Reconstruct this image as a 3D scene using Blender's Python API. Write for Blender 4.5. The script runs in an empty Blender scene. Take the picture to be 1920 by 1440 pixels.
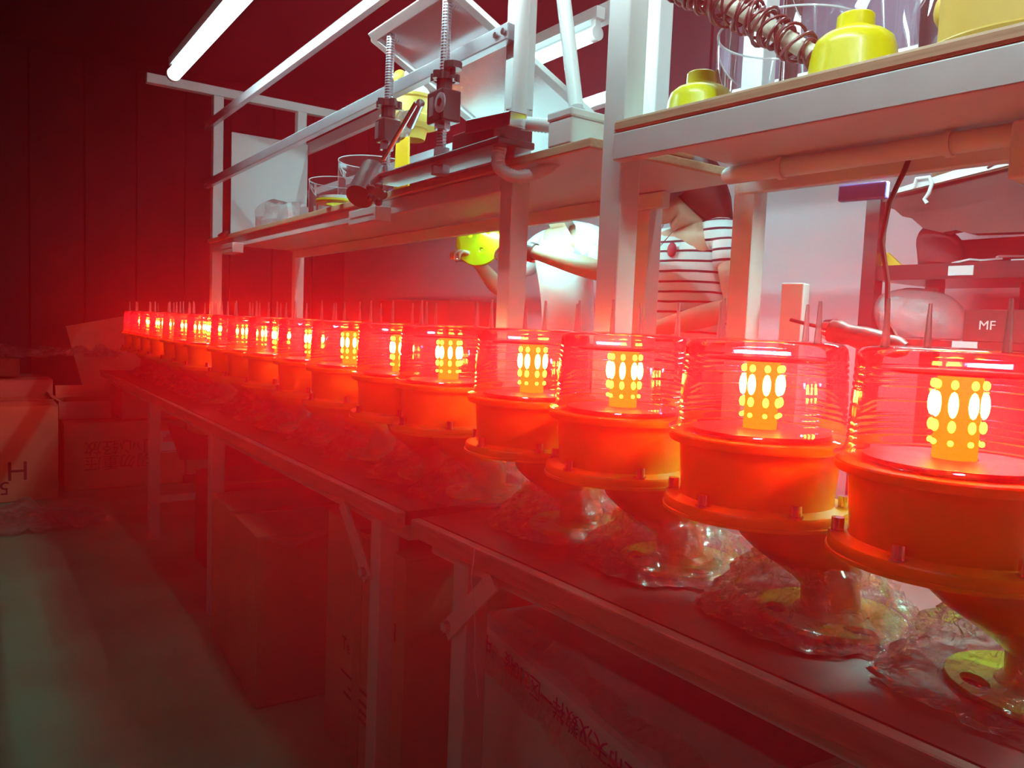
import bpy, bmesh, math, random
from mathutils import Vector, Matrix, Euler, noise
random.seed(7)
sc = bpy.context.scene
col = sc.collection
V = Vector

# ------------------------------------------------------------------ camera
cd = bpy.data.cameras.new('camera'); cd.sensor_width = 36.0; cd.lens = 1450.0 / 1920.0 * 36.0
cd.clip_start = 0.02; cd.clip_end = 100
cam = bpy.data.objects.new('camera', cd); col.objects.link(cam)
RX = (0.5713, 0.0856, -0.8162); RY = (0.8198, -0.0107, 0.5725); RZ = (0.0403, -0.9963, -0.0763)
M3 = Matrix(((RX[0], -RX[1], -RX[2]), (RY[0], -RY[1], -RY[2]), (RZ[0], -RZ[1], -RZ[2])))
cam.matrix_world = Matrix.Translation((0, 0, 1.15)) @ M3.to_4x4()
sc.camera = cam

# ------------------------------------------------------------------ world, added red veil, exposure
W = bpy.data.worlds.new('world'); sc.world = W; W.use_nodes = True
wn = W.node_tree.nodes; wl = W.node_tree.links
wn['Background'].inputs[0].default_value = (0.0, 0.0, 0.0, 1); wn['Background'].inputs[1].default_value = 0
VEIL_TINT = (1.0, 0.03, 0.05, 1)
vs = wn.new('ShaderNodeVolumeScatter'); vs.inputs['Color'].default_value = VEIL_TINT
vs.inputs['Density'].default_value = 0.48; vs.inputs['Anisotropy'].default_value = 0.12
# red-tinted scatter added for the lens-glare veil, thickest around the benches
ge = wn.new('ShaderNodeNewGeometry'); mp_ = wn.new('ShaderNodeVectorMath'); mp_.operation = 'SUBTRACT'; mp_.inputs[1].default_value = (-1.2, 0.88, 0.84)
wl.new(ge.outputs['Position'], mp_.inputs[0]); ms_ = wn.new('ShaderNodeVectorMath'); ms_.operation = 'MULTIPLY'; ms_.inputs[1].default_value = (0.70, 2.0, 1.45)
wl.new(mp_.outputs[0], ms_.inputs[0]); ln_ = wn.new('ShaderNodeVectorMath'); ln_.operation = 'DOT_PRODUCT'; wl.new(ms_.outputs[0], ln_.inputs[0]); wl.new(ms_.outputs[0], ln_.inputs[1])
ng_ = wn.new('ShaderNodeMath'); ng_.operation = 'MULTIPLY'; ng_.inputs[1].default_value = -1.0; wl.new(ln_.outputs['Value'], ng_.inputs[0])
ex_ = wn.new('ShaderNodeMath'); ex_.operation = 'EXPONENT'; wl.new(ng_.outputs[0], ex_.inputs[0])
de_ = wn.new('ShaderNodeMath'); de_.operation = 'MULTIPLY_ADD'; de_.inputs[1].default_value = 1.85; de_.inputs[2].default_value = 0.008; wl.new(ex_.outputs[0], de_.inputs[0])
wl.new(de_.outputs[0], vs.inputs['Density'])
wl.new(vs.outputs[0], wn['World Output'].inputs['Volume'])
W.cycles.volume_step_size = 0.5
LED_LIGHT_W = 11.5          # red light of one beacon
TUBE_W = 16.0
sc.view_settings.view_transform = 'Standard'; sc.view_settings.look = 'None'
sc.view_settings.exposure = 0.22; sc.view_settings.gamma = 1.0; sc.view_settings.use_curve_mapping = False
cy = sc.cycles
cy.max_bounces = 5; cy.diffuse_bounces = 2; cy.glossy_bounces = 2; cy.transmission_bounces = 4
cy.transparent_max_bounces = 18; cy.volume_bounces = 0
cy.caustics_reflective = False; cy.caustics_refractive = False
cy.sample_clamp_indirect = 3.0; cy.sample_clamp_direct = 0.0
cy.use_denoising = True; cy.volume_max_steps = 14
cy.use_adaptive_sampling = True; cy.adaptive_threshold = 0.2; cy.adaptive_min_samples = 16

# ------------------------------------------------------------------ materials
MATS = {}
def new_mat(name):
    m = bpy.data.materials.new(name); m.use_nodes = True; MATS[name] = m
    return m, m.node_tree.nodes, m.node_tree.links
def pm(name, color, rough=0.5, metal=0.0, coat=0.0, var=0.0, vscale=8.0, bump=0.0, bscale=40.0, spec=0.5, stretch=None):
    m, n, l = new_mat(name); b = n['Principled BSDF']
    b.inputs['Base Color'].default_value = (*color, 1); b.inputs['Roughness'].default_value = rough
    b.inputs['Metallic'].default_value = metal; b.inputs['Coat Weight'].default_value = coat
    b.inputs['Coat Roughness'].default_value = 0.08
    b.inputs['Specular IOR Level'].default_value = spec
    if var or bump:
        tc = n.new('ShaderNodeTexCoord'); src = tc.outputs['Object']
        if stretch:
            mp = n.new('ShaderNodeMapping'); mp.inputs['Scale'].default_value = stretch; l.new(src, mp.inputs[0]); src = mp.outputs[0]
    if var:
        t = n.new('ShaderNodeTexNoise'); t.inputs['Scale'].default_value = vscale; t.inputs['Detail'].default_value = 6; l.new(src, t.inputs['Vector'])
        r = n.new('ShaderNodeMapRange'); r.inputs[1].default_value = 0.3; r.inputs[2].default_value = 0.7
        r.inputs[3].default_value = 1 - var; r.inputs[4].default_value = 1 + var; l.new(t.outputs[0], r.inputs[0])
        mx = n.new('ShaderNodeMix'); mx.data_type = 'RGBA'; mx.blend_type = 'MULTIPLY'; mx.inputs[0].default_value = 1
        mx.inputs[6].default_value = (*color, 1); l.new(r.outputs[0], mx.inputs[7]); l.new(mx.outputs[2], b.inputs['Base Color'])
    if bump:
        t2 = n.new('ShaderNodeTexNoise'); t2.inputs['Scale'].default_value = bscale; t2.inputs['Detail'].default_value = 4; l.new(src, t2.inputs['Vector'])
        bp = n.new('ShaderNodeBump'); bp.inputs['Strength'].default_value = bump; bp.inputs['Distance'].default_value = 0.01
        l.new(t2.outputs[0], bp.inputs['Height']); l.new(bp.outputs[0], b.inputs['Normal'])
    return m
def clear_mat(name, tint, gloss_rough, fres, base, transl=0.0, tcol=(1, 1, 1), bump=0.0, bscale=30.0, rib=0.0):
    m, n, l = new_mat(name); n.remove(n['Principled BSDF']); out = n['Material Output']
    tr = n.new('ShaderNodeBsdfTransparent'); tr.inputs[0].default_value = (*tint, 1)
    gl = n.new('ShaderNodeBsdfGlossy'); gl.inputs['Roughness'].default_value = gloss_rough; gl.inputs[0].default_value = (1, 1, 1, 1)
    lw = n.new('ShaderNodeLayerWeight'); lw.inputs[0].default_value = fres
    ma = n.new('ShaderNodeMath'); ma.operation = 'ADD'; ma.inputs[1].default_value = base; ma.use_clamp = True
    l.new(lw.outputs['Fresnel'], ma.inputs[0])
    mx = n.new('ShaderNodeMixShader'); l.new(ma.outputs[0], mx.inputs[0]); l.new(tr.outputs[0], mx.inputs[1]); l.new(gl.outputs[0], mx.inputs[2])
    last = mx.outputs[0]
    if transl:
        ts = n.new('ShaderNodeBsdfTranslucent'); ts.inputs[0].default_value = (*tcol, 1)
        df = n.new('ShaderNodeBsdfDiffuse'); df.inputs[0].default_value = (*tcol, 1)
        md = n.new('ShaderNodeMixShader'); md.inputs[0].default_value = 0.5; l.new(ts.outputs[0], md.inputs[1]); l.new(df.outputs[0], md.inputs[2])
        m2 = n.new('ShaderNodeMixShader'); m2.inputs[0].default_value = transl; l.new(last, m2.inputs[1]); l.new(md.outputs[0], m2.inputs[2]); last = m2.outputs[0]
    if bump:
        tc = n.new('ShaderNodeTexCoord'); t2 = n.new('ShaderNodeTexNoise'); t2.inputs['Scale'].default_value = bscale; t2.inputs['Detail'].default_value = 5
        t2.inputs['Distortion'].default_value = 1.0
        l.new(tc.outputs['Object'], t2.inputs['Vector']); bp = n.new('ShaderNodeBump'); bp.inputs['Strength'].default_value = bump; bp.inputs['Distance'].default_value = 0.02
        l.new(t2.outputs[0], bp.inputs['Height']); l.new(bp.outputs[0], gl.inputs['Normal']); l.new(bp.outputs[0], lw.inputs['Normal'])
    l.new(last, out.inputs[0]); return m
def emit_mat(name, color, strength, sampled=False):
    m, n, l = new_mat(name); n.remove(n['Principled BSDF']); e = n.new('ShaderNodeEmission')
    e.inputs[0].default_value = (*color, 1); e.inputs[1].default_value = strength; l.new(e.outputs[0], n['Material Output'].inputs[0])
    m.cycles.emission_sampling = 'AUTO' if sampled else 'NONE'
    return m
pm('white_paint', (0.72, 0.73, 0.72), 0.42, var=0.05, vscale=14)
pm('white_plastic', (0.78, 0.78, 0.77), 0.35)
pm('steel', (0.50, 0.52, 0.56), 0.34, metal=0.85, var=0.08, vscale=5, stretch=(1, 12, 12))
pm('chrome', (0.75, 0.75, 0.76), 0.15, metal=1.0)
pm('black_metal', (0.022, 0.02, 0.022), 0.28, coat=0.4)
pm('black_plastic', (0.03, 0.028, 0.03), 0.4)
pm('ply_edge', (0.62, 0.40, 0.24), 0.55, var=0.18, vscale=6, stretch=(1, 20, 30))
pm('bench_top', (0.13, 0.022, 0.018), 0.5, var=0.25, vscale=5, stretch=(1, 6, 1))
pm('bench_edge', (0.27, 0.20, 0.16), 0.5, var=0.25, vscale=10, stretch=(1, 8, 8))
pm('bench_paint', (0.50, 0.48, 0.46), 0.5, var=0.08)
pm('yellow', (0.86, 0.40, 0.004), 0.28, coat=0.5)
pm('yellow_lemon', (0.58, 0.48, 0.001), 0.32, coat=0.12, spec=0.3)
pm('yellow_dull', (0.52, 0.35, 0.05), 0.5)
pm('floor_green', (0.015, 0.33, 0.20), 0.5, var=0.22, vscale=2.5, bump=0.05, bscale=20)
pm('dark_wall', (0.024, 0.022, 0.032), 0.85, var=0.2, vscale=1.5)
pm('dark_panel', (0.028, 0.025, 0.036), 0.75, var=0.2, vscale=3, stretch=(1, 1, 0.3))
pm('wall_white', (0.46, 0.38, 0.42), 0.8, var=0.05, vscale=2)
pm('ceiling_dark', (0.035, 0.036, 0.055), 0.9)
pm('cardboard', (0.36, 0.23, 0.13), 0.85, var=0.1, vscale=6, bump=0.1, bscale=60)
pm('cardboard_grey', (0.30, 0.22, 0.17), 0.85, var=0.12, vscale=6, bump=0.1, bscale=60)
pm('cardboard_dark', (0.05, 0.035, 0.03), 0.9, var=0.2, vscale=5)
pm('ink_dark', (0.05, 0.03, 0.03), 0.8)
pm('ink_purple', (0.10, 0.02, 0.16), 0.8)
pm('ink_pale', (0.62, 0.58, 0.62), 0.8)
pm('tape', (0.30, 0.20, 0.11), 0.25)
pm('paper', (0.75, 0.74, 0.75), 0.8)
pm('grey_print', (0.25, 0.24, 0.28), 0.8)
pm('foam', (0.62, 0.57, 0.52), 0.7, var=0.05, bump=0.15, bscale=25)
pm('skin', (0.62, 0.36, 0.25), 0.5)
pm('skin_two', (0.58, 0.32, 0.22), 0.5)
pm('hair', (0.018, 0.012, 0.012), 0.45)
pm('shirt_white', (0.80, 0.79, 0.80), 0.8, bump=0.25, bscale=9)
pm('trousers', (0.03, 0.035, 0.06), 0.8)
pm('lips', (0.45, 0.15, 0.13), 0.5)
pm('violet_plastic', (0.22, 0.20, 0.72), 0.4)
pm('copper_wire', (0.13, 0.03, 0.03), 0.35, coat=0.3)
pm('stick', (0.58, 0.50, 0.38), 0.5)
pm('cloth_dark', (0.05, 0.03, 0.035), 0.9, bump=0.4, bscale=15)
pm('tag_yellow', (0.85, 0.50, 0.02), 0.5)
pm('cable_dark', (0.03, 0.015, 0.015), 0.45)
pm('dusk_panel', (0.09, 0.075, 0.12), 0.6)
pm('red_motif', (0.5, 0.01, 0.04), 0.6)
pm('led_post', (0.55, 0.55, 0.55), 0.25, metal=0.6)
pm('board_dark', (0.10, 0.03, 0.04), 0.35)
clear_mat('lens', (1.0, 0.74, 0.80), 0.05, 0.25, 0.04, transl=0.08, tcol=(0.98, 0.22, 0.34))  # clear plastic; the red LED glow is put into its tint
clear_mat('spike', (0.97, 0.9, 0.92), 0.1, 0.35, 0.06, transl=0.35, tcol=(0.9, 0.75, 0.78))
clear_mat('acrylic', (0.95, 0.95, 0.96), 0.03, 0.22, 0.02, transl=0.015)
clear_mat('acrylic_rim', (0.9, 0.9, 0.92), 0.1, 0.4, 0.2, transl=0.55, tcol=(0.9, 0.9, 0.92))
clear_mat('film', (0.97, 0.96, 0.95), 0.07, 0.35, 0.08, transl=0.05, tcol=(0.88, 0.85, 0.82), bump=1.0, bscale=40)
clear_mat('bag', (0.9, 0.9, 0.92), 0.2, 0.3, 0.06, transl=0.35, tcol=(0.8, 0.8, 0.82), bump=0.9, bscale=18)
clear_mat('pane', (0.7, 0.66, 0.7), 0.25, 0.22, 0.05, transl=0.18, tcol=(0.38, 0.36, 0.40), bump=0.05, bscale=6)
emit_mat('tube_glow', (0.93, 0.98, 1.0), 2.6)
emit_mat('led_glow', (1.0, 0.10, 0.004), 60.0)
emit_mat('led_core', (1.0, 0.20, 0.02), 200.0)
emit_mat('column_glow', (1.0, 0.28, 0.004), 1.5)  # look of the LED-lit column surface, put in as emission
def striped():
    m, n, l = new_mat('shirt_striped'); b = n['Principled BSDF']; b.inputs['Roughness'].default_value = 0.8
    tc = n.new('ShaderNodeTexCoord'); sx = n.new('ShaderNodeSeparateXYZ'); l.new(tc.outputs['Object'], sx.inputs[0])
    nz = n.new('ShaderNodeTexNoise'); nz.inputs['Scale'].default_value = 5; l.new(tc.outputs['Object'], nz.inputs[0])
    a0 = n.new('ShaderNodeMath'); a0.operation = 'MULTIPLY_ADD'; a0.inputs[1].default_value = 0.02; l.new(nz.outputs[0], a0.inputs[0]); l.new(sx.outputs[2], a0.inputs[2])
    a1 = n.new('ShaderNodeMath'); a1.operation = 'DIVIDE'; a1.inputs[1].default_value = 0.033; l.new(a0.outputs[0], a1.inputs[0])
    a2 = n.new('ShaderNodeMath'); a2.operation = 'FRACT'; l.new(a1.outputs[0], a2.inputs[0])
    a3 = n.new('ShaderNodeMath'); a3.operation = 'LESS_THAN'; a3.inputs[1].default_value = 0.23; l.new(a2.outputs[0], a3.inputs[0])
    mx = n.new('ShaderNodeMix'); mx.data_type = 'RGBA'; l.new(a3.outputs[0], mx.inputs[0])
    mx.inputs[6].default_value = (0.78, 0.76, 0.77, 1); mx.inputs[7].default_value = (0.03, 0.01, 0.03, 1)
    l.new(mx.outputs[2], b.inputs['Base Color'])
striped()

# ------------------------------------------------------------------ mesh helpers
class MB:
    def __init__(s): s.v = []; s.f = []
    def add(s, vs, fs):
        o = len(s.v); s.v += [tuple(p) for p in vs]; s.f += [tuple(i + o for i in f) for f in fs]; return s
    def box(s, c, d, rot=None):
        x, y, z = d[0] / 2, d[1] / 2, d[2] / 2
        ps = [V((a * x, b * y, e * z)) for a in (-1, 1) for b in (-1, 1) for e in (-1, 1)]
        if rot: R = Euler(rot).to_matrix(); ps = [R @ p for p in ps]
        ps = [p + V(c) for p in ps]
        return s.add(ps, [(0, 1, 3, 2), (4, 6, 7, 5), (0, 4, 5, 1), (2, 3, 7, 6), (0, 2, 6, 4), (1, 5, 7, 3)])
    def bar(s, p0, p1, w, h, up=(0, 0, 1)):
        p0, p1 = V(p0), V(p1); d = (p1 - p0).normalized(); u = V(up); sd = d.cross(u)
        if sd.length < 1e-4: sd = d.cross(V((0, 1, 0)))
        sd.normalize(); u = sd.cross(d)
        ps = []
        for p in (p0, p1):
            for a, b in ((-1, -1), (1, -1), (1, 1), (-1, 1)): ps.append(p + sd * a * w / 2 + u * b * h / 2)
        return s.add(ps, [(3, 2, 1, 0), (4, 5, 6, 7), (0, 1, 5, 4), (1, 2, 6, 5), (2, 3, 7, 6), (3, 0, 4, 7)])
    def cyl(s, p0, p1, r0, r1=None, n=16, cap=True):
        if r1 is None: r1 = r0
        p0, p1 = V(p0), V(p1); d = (p1 - p0).normalized()
        a = d.orthogonal().normalized(); b = d.cross(a)
        ps = []
        for p, r in ((p0, r0), (p1, r1)):
            for i in range(n): t = 2 * math.pi * i / n; ps.append(p + (a * math.cos(t) + b * math.sin(t)) * r)
        fs = [(i, (i + 1) % n, n + (i + 1) % n, n + i) for i in range(n)]
        if cap: fs += [tuple(range(n - 1, -1, -1)), tuple(range(n, 2 * n))]
        return s.add(ps, fs)
    def lathe(s, prof, n=40, c=(0, 0), off=None):
        ps = []; fs = []
        for k, (r, z) in enumerate(prof):
            ox, oy = off[k] if off else (0, 0)
            for i in range(n): t = 2 * math.pi * i / n; ps.append((c[0] + ox + r * math.cos(t), c[1] + oy + r * math.sin(t), z))
        for k in range(len(prof) - 1):
            for i in range(n): j = (i + 1) % n; fs.append((k * n + i, k * n + j, (k + 1) * n + j, (k + 1) * n + i))
        return s.add(ps, fs)
    def tube(s, pts, r, n=8, cap=True):
        pts = [V(p) for p in pts]; m = len(pts); ps = []; rr = r if isinstance(r, (list, tuple)) else [r] * m
        a = None
        for k, p in enumerate(pts):
            d = (pts[min(k + 1, m - 1)] - pts[max(k - 1, 0)]).normalized()
            if a is None: a = d.orthogonal().normalized()
            a = (a - d * a.dot(d)).normalized(); b = d.cross(a)
            for i in range(n): t = 2 * math.pi * i / n; ps.append(p + (a * math.cos(t) + b * math.sin(t)) * rr[k])
        fs = [(k * n + i, k * n + (i + 1) % n, (k + 1) * n + (i + 1) % n, (k + 1) * n + i) for k in range(m - 1) for i in range(n)]
        if cap: fs += [tuple(range(n - 1, -1, -1)), tuple(range((m - 1) * n, m * n))]
        return s.add(ps, fs)
    def prism(s, poly, axis, a0, a1):
        n = len(poly)
        def P(u, v, w): return {'x': (w, u, v), 'y': (u, w, v), 'z': (u, v, w)}[axis]
        ps = [P(u, v, a0) for u, v in poly] + [P(u, v, a1) for u, v in poly]
        return s.add(ps, [tuple(range(n - 1, -1, -1)), tuple(range(n, 2 * n))] + [(i, (i + 1) % n, n + (i + 1) % n, n + i) for i in range(n)])
    def sphere(s, c, r, n=14, m=9, sc_=(1, 1, 1), nz=0.0, nsc=6.0):
        ps = []; fs = []
        for k in range(m + 1):
            ph = math.pi * k / m
            for i in range(n):
                t = 2 * math.pi * i / n
                p = V((math.sin(ph) * math.cos(t) * sc_[0], math.sin(ph) * math.sin(t) * sc_[1], math.cos(ph) * sc_[2])) * r
                if nz: p *= 1 + nz * noise.noise(p * nsc + V(c) * 3)
                ps.append(p + V(c))
        for k in range(m):
            for i in range(n): j = (i + 1) % n; fs.append((k * n + i, (k + 1) * n + i, (k + 1) * n + j, k * n + j))
        return s.add(ps, fs)
    def mesh(s, name, mat, smooth=True, ang=35):
        me = bpy.data.meshes.new(name); me.from_pydata(s.v, [], s.f); me.update()
        bm = bmesh.new(); bm.from_mesh(me); bmesh.ops.remove_doubles(bm, verts=bm.verts, dist=1e-6)
        bmesh.ops.recalc_face_normals(bm, faces=bm.faces); bm.to_mesh(me); bm.free()
        if mat: me.materials.append(MATS[mat])
        if smooth:
            for p in me.polygons: p.use_smooth = True
            me.set_sharp_from_angle(angle=math.radians(ang))
        return me
    def build(s, name, mat, parent=None, loc=None, rot=None, smooth=True, bevel=0.0, ang=35):
        o = bpy.data.objects.new(name, s.mesh(name, mat, smooth, ang)); col.objects.link(o)
        if parent: o.parent = parent
        if loc: o.location = loc
        if rot: o.rotation_euler = rot
        if bevel:
            b = o.modifiers.new('bevel', 'BEVEL'); b.width = bevel; b.segments = 2; b.limit_method = 'ANGLE'
        return o
def tag(o, label, cat, group=None, kind=None):
    o['label'] = label; o['category'] = cat
    if group: o['group'] = group
    if kind: o['kind'] = kind
    return o
def thing(name, label, cat, loc=(0, 0, 0), rz=0.0, group=None):
    o = bpy.data.objects.new(name, None); o.empty_display_size = 0.05; col.objects.link(o)
    o.location = loc; o.rotation_euler = (0, 0, rz); return tag(o, label, cat, group)
def struct(o): o['kind'] = 'structure'; return o
def copy_tree(o, parent=None):
    c = o.copy(); col.objects.link(c); c.parent = parent
    for ch in list(o.children): copy_tree(ch, c)
    return c
def text(name, body, size, mat, parent, loc, rot, ext=0.0006, align='CENTER'):
    cu = bpy.data.curves.new(name, 'FONT'); cu.body = body; cu.size = size; cu.align_x = align; cu.align_y = 'CENTER'; cu.extrude = ext; cu.resolution_u = 3
    t = bpy.data.objects.new(name + '_tmp', cu); col.objects.link(t)
    dg = bpy.context.evaluated_depsgraph_get(); me = bpy.data.meshes.new_from_object(t.evaluated_get(dg))
    bpy.data.objects.remove(t); me.materials.clear(); me.materials.append(MATS[mat])
    o = bpy.data.objects.new(name, me); col.objects.link(o); o.parent = parent; o.location = loc; o.rotation_euler = rot
    return o
def flat_cut(name, loops, thick, mat, parent=None, loc=(0, 0, 0), rot=(0, 0, 0), bevel=0.0):
    """a flat plate of given thickness, first loop the outline, the others real holes"""
    cu = bpy.data.curves.new(name, 'CURVE'); cu.dimensions = '2D'; cu.fill_mode = 'BOTH'; cu.extrude = thick / 2; cu.bevel_depth = bevel; cu.bevel_resolution = 1
    for lp in loops:
        sp = cu.splines.new('POLY'); sp.points.add(len(lp) - 1); sp.use_cyclic_u = True
        for i, (x, y) in enumerate(lp): sp.points[i].co = (x, y, 0, 1)
    t = bpy.data.objects.new(name + '_tmp', cu); col.objects.link(t)
    dg = bpy.context.evaluated_depsgraph_get(); me = bpy.data.meshes.new_from_object(t.evaluated_get(dg))
    bpy.data.objects.remove(t); me.materials.clear(); me.materials.append(MATS[mat])
    o = bpy.data.objects.new(name, me); col.objects.link(o)
    if parent: o.parent = parent
    o.location = loc; o.rotation_euler = rot; return o
def circ(r, n=40, c=(0, 0), sx=1.0, sy=1.0, a=0.0):
    out = []
    for i in range(n):
        t = 2 * math.pi * i / n; x, y = r * sx * math.cos(t), r * sy * math.sin(t)
        out.append((c[0] + x * math.cos(a) - y * math.sin(a), c[1] + x * math.sin(a) + y * math.cos(a)))
    return out
PI = math.pi

# ------------------------------------------------------------------ the room
fl = struct(MB().box((-2.2, 0.2, -0.05), (11.4, 6.4, 0.1)).build('floor', 'floor_green', smooth=False))
fl['label'] = 'green painted workshop floor'
struct(MB().box((-2.2, 0.2, 3.35), (11.4, 6.4, 0.1)).build('ceiling', 'ceiling_dark', smooth=False))
wb = struct(MB().box((-2.2, 3.2, 1.65), (11.2, 0.1, 3.3)).build('wall_back', 'wall_white', smooth=False))
x = -7.6
k = 0
while x < 3.2:
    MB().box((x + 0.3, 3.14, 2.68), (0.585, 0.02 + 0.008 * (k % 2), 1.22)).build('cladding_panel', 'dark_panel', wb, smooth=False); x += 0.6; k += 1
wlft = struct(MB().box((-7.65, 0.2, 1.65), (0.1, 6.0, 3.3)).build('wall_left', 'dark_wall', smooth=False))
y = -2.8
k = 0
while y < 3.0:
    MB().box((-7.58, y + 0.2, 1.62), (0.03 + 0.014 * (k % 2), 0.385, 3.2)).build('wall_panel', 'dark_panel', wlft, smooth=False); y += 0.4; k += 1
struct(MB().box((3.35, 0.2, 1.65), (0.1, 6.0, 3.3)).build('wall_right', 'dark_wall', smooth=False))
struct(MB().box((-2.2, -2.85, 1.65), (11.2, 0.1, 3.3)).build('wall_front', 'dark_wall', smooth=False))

# ------------------------------------------------------------------ fluorescent tubes
def tube_light(name, label, p0, p1, r, watts, tilt, batten=True, lw=0.03, spread=180, color=(1.0, 0.82, 0.83)):
    p0, p1 = V(p0), V(p1); mid = (p0 + p1) / 2; L = (p1 - p0).length
    t = thing(name, label, 'light', tuple(mid))
    MB().cyl((-L / 2 + .02, 0, 0), (L / 2 - .02, 0, 0), r, n=16).build('glass_tube', 'tube_glow', t)
    for s_ in (-1, 1):
        MB().cyl((s_ * (L / 2 - .025), 0, 0), (s_ * (L / 2), 0, 0), r * 1.05, n=16).build('end_cap', 'white_plastic', t)
        MB().box((s_ * (L / 2 - .012), 0, 0.02), (0.02, 0.02, 0.05)).build('holder', 'white_plastic', t, smooth=False)
    if batten: MB().box((0, 0, 0.06), (L + .02, 0.035, 0.035)).build('batten', 'white_paint', t, smooth=False)
    ld = bpy.data.lights.new('tube_area', 'AREA'); ld.shape = 'RECTANGLE'; ld.size = L; ld.size_y = lw; ld.energy = watts; ld.spread = math.radians(spread); ld.color = color
    lo = bpy.data.objects.new('tube_area', ld); col.objects.link(lo); lo.parent = t
    lo.location = (0, math.sin(tilt) * r * 1.3, -math.cos(tilt) * r * 1.3); lo.rotation_euler = (tilt, 0, 0)
    return t
tube_light('fluorescent_tube', 'long bright tube light hung in front of the shelf at top left', (-3.93, 0.777, 2.235), (-1.5, 0.777, 2.235), 0.03, TUBE_W * 1.5, math.radians(72), spread=130)
tube_light('fluorescent_tube', 'short bright tube light behind the white post near the top centre', (-2.75, 1.63, 2.08), (-1.93, 1.63, 2.075), 0.022, TUBE_W * .5, 0.0)
tube_light('under_shelf_tube', 'tube light under the back of the shelf beside the white shirt', (-3.0, 1.70, 1.535), (-2.15, 1.70, 1.535), 0.012, TUBE_W * .32, math.radians(35), batten=False, lw=0.02, color=(1.0, 0.80, 0.76))
tube_light('under_shelf_tube', 'tube light under the right shelf just outside the picture', (-0.30, 1.42, 1.50), (0.65, 1.49, 1.50), 0.012, TUBE_W * 1.15, 0.0, batten=False, lw=0.02, spread=105, color=(1.0, 0.74, 0.68))
tube_light('under_shelf_tube', 'added tube light hidden behind the back rail of the right shelf', (-1.10, 1.725, 1.550), (-0.25, 1.79, 1.550), 0.01, TUBE_W * .6, math.radians(-38), batten=False, lw=0.02, spread=110, color=(1.0, 0.74, 0.68))  # added lamp, kept out of sight, to brighten the near lamp feet
tube_light('fluorescent_tube', 'added unseen long tube light hung in front of the right shelf above the picture', (-1.25, 0.80, 2.26), (0.6, 0.86, 2.26), 0.03, TUBE_W * 1.75, math.radians(72), spread=130)  # added lamp out of view, brightens the right shelf's front rail
tube_light('ceiling_tube', 'ceiling tube light high above the bench', (-3.1, 1.86, 3.18), (-0.6, 1.86, 3.18), 0.018, TUBE_W * 2.0, 0.0)

tube_light('ceiling_tube', 'added fill tube light far out in the hall behind the camera', (-1.5, -2.2, 3.15), (1.5, -2.2, 3.15), 0.018, TUBE_W * .3, 0.0)  # added lamp out of view, dim general fill from the front

# ------------------------------------------------------------------ workbenches
def bench(label, x0, x1, ang, origin, legs, braces):
    t = thing('workbench', label, 'workbench', (origin[0], origin[1], 0), ang)
    D = 1.0
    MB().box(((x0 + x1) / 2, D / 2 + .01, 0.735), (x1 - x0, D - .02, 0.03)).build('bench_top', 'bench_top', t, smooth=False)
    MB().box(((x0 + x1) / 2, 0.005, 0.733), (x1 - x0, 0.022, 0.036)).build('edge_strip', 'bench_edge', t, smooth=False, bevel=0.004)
    for yy in (0.05, D - 0.05): MB().box(((x0 + x1) / 2, yy, 0.70), (x1 - x0 - .04, 0.03, 0.04)).build('apron', 'bench_paint', t, smooth=False)
    for lx in legs:
        for yy in (0.045, D - 0.05):
            MB().box((lx, yy, 0.36), (0.05, 0.05, 0.72)).build('leg', 'bench_paint', t, smooth=False, bevel=0.003)
        MB().box((lx, D / 2, 0.695), (0.04, D - .12, 0.04)).build('cross_rail', 'bench_paint', t, smooth=False)
        MB().box((lx, D / 2, 0.2), (0.03, D - .12, 0.03)).build('cross_rail', 'bench_paint', t, smooth=False)
    for (bx, sgn) in braces:
        b = MB().bar((bx, 0.012, 0.555), (bx + sgn * 0.15, 0.012, 0.70), 0.006, 0.036, up=(0, 0, 1)).build('brace', 'bench_paint', t, smooth=False)
        MB().cyl((bx + sgn * .01, 0.012, 0.57), (bx + sgn * .01, -0.002, 0.57), 0.011, n=6).build('bolt', 'steel', b)
    return t
A1, A2 = 0.0104, 0.033
bench('long brown workbench holding the far lamps, boxes with writing behind it', -4.2, -0.02, A1, (-1.41, 0.729), (-2.75, -1.6, -0.17), ((-0.19, -1),))
bench('near brown workbench holding the closest lamps', 0.02, 2.4, A2, (-1.39, 0.729), (0.17, 2.3), ((0.14, 1),))

# ------------------------------------------------------------------ shelf racks
def post(t, x, y, z0, z1, w=0.055, mat='white_paint'):
    return MB().box((x, y, (z0 + z1) / 2), (w, w, z1 - z0)).build('post', mat, t, smooth=False, bevel=0.004)
r1 = thing('shelf_rack', 'white steel rack with one long shelf on the far bench', 'rack', (-4.63, 1.15, 0.75))
XL = 2.97
for xx in (0, XL):
    for yy in (0, 0.48): post(r1, xx, yy, 0, 1.61)
    MB().box((xx, 0.36 if xx else 0.19, 1.635), (0.05, 0.75 if xx else 1.12, 0.05)).build('crossbar', 'white_paint', r1, smooth=False, bevel=0.003)
sb = MB().box((XL / 2 + .15, 0.23, 0.803), (XL + .36, 0.52, 0.02)).build('shelf_board', 'white_paint', r1, smooth=False)
MB().box((XL / 2 + .16, -0.036, 0.803), (XL + .36, 0.012, 0.022)).build('board_edge', 'ply_edge', sb, smooth=False, bevel=0.003)
MB().box((XL + .335, 0.226, 0.803), (0.012, 0.53, 0.022)).build('board_edge', 'ply_edge', sb, smooth=False, bevel=0.003)
MB().box((XL / 2, -0.0125, 0.766), (XL - .056, 0.03, 0.05)).build('front_rail', 'white_paint', r1, smooth=False, bevel=0.003)
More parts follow.
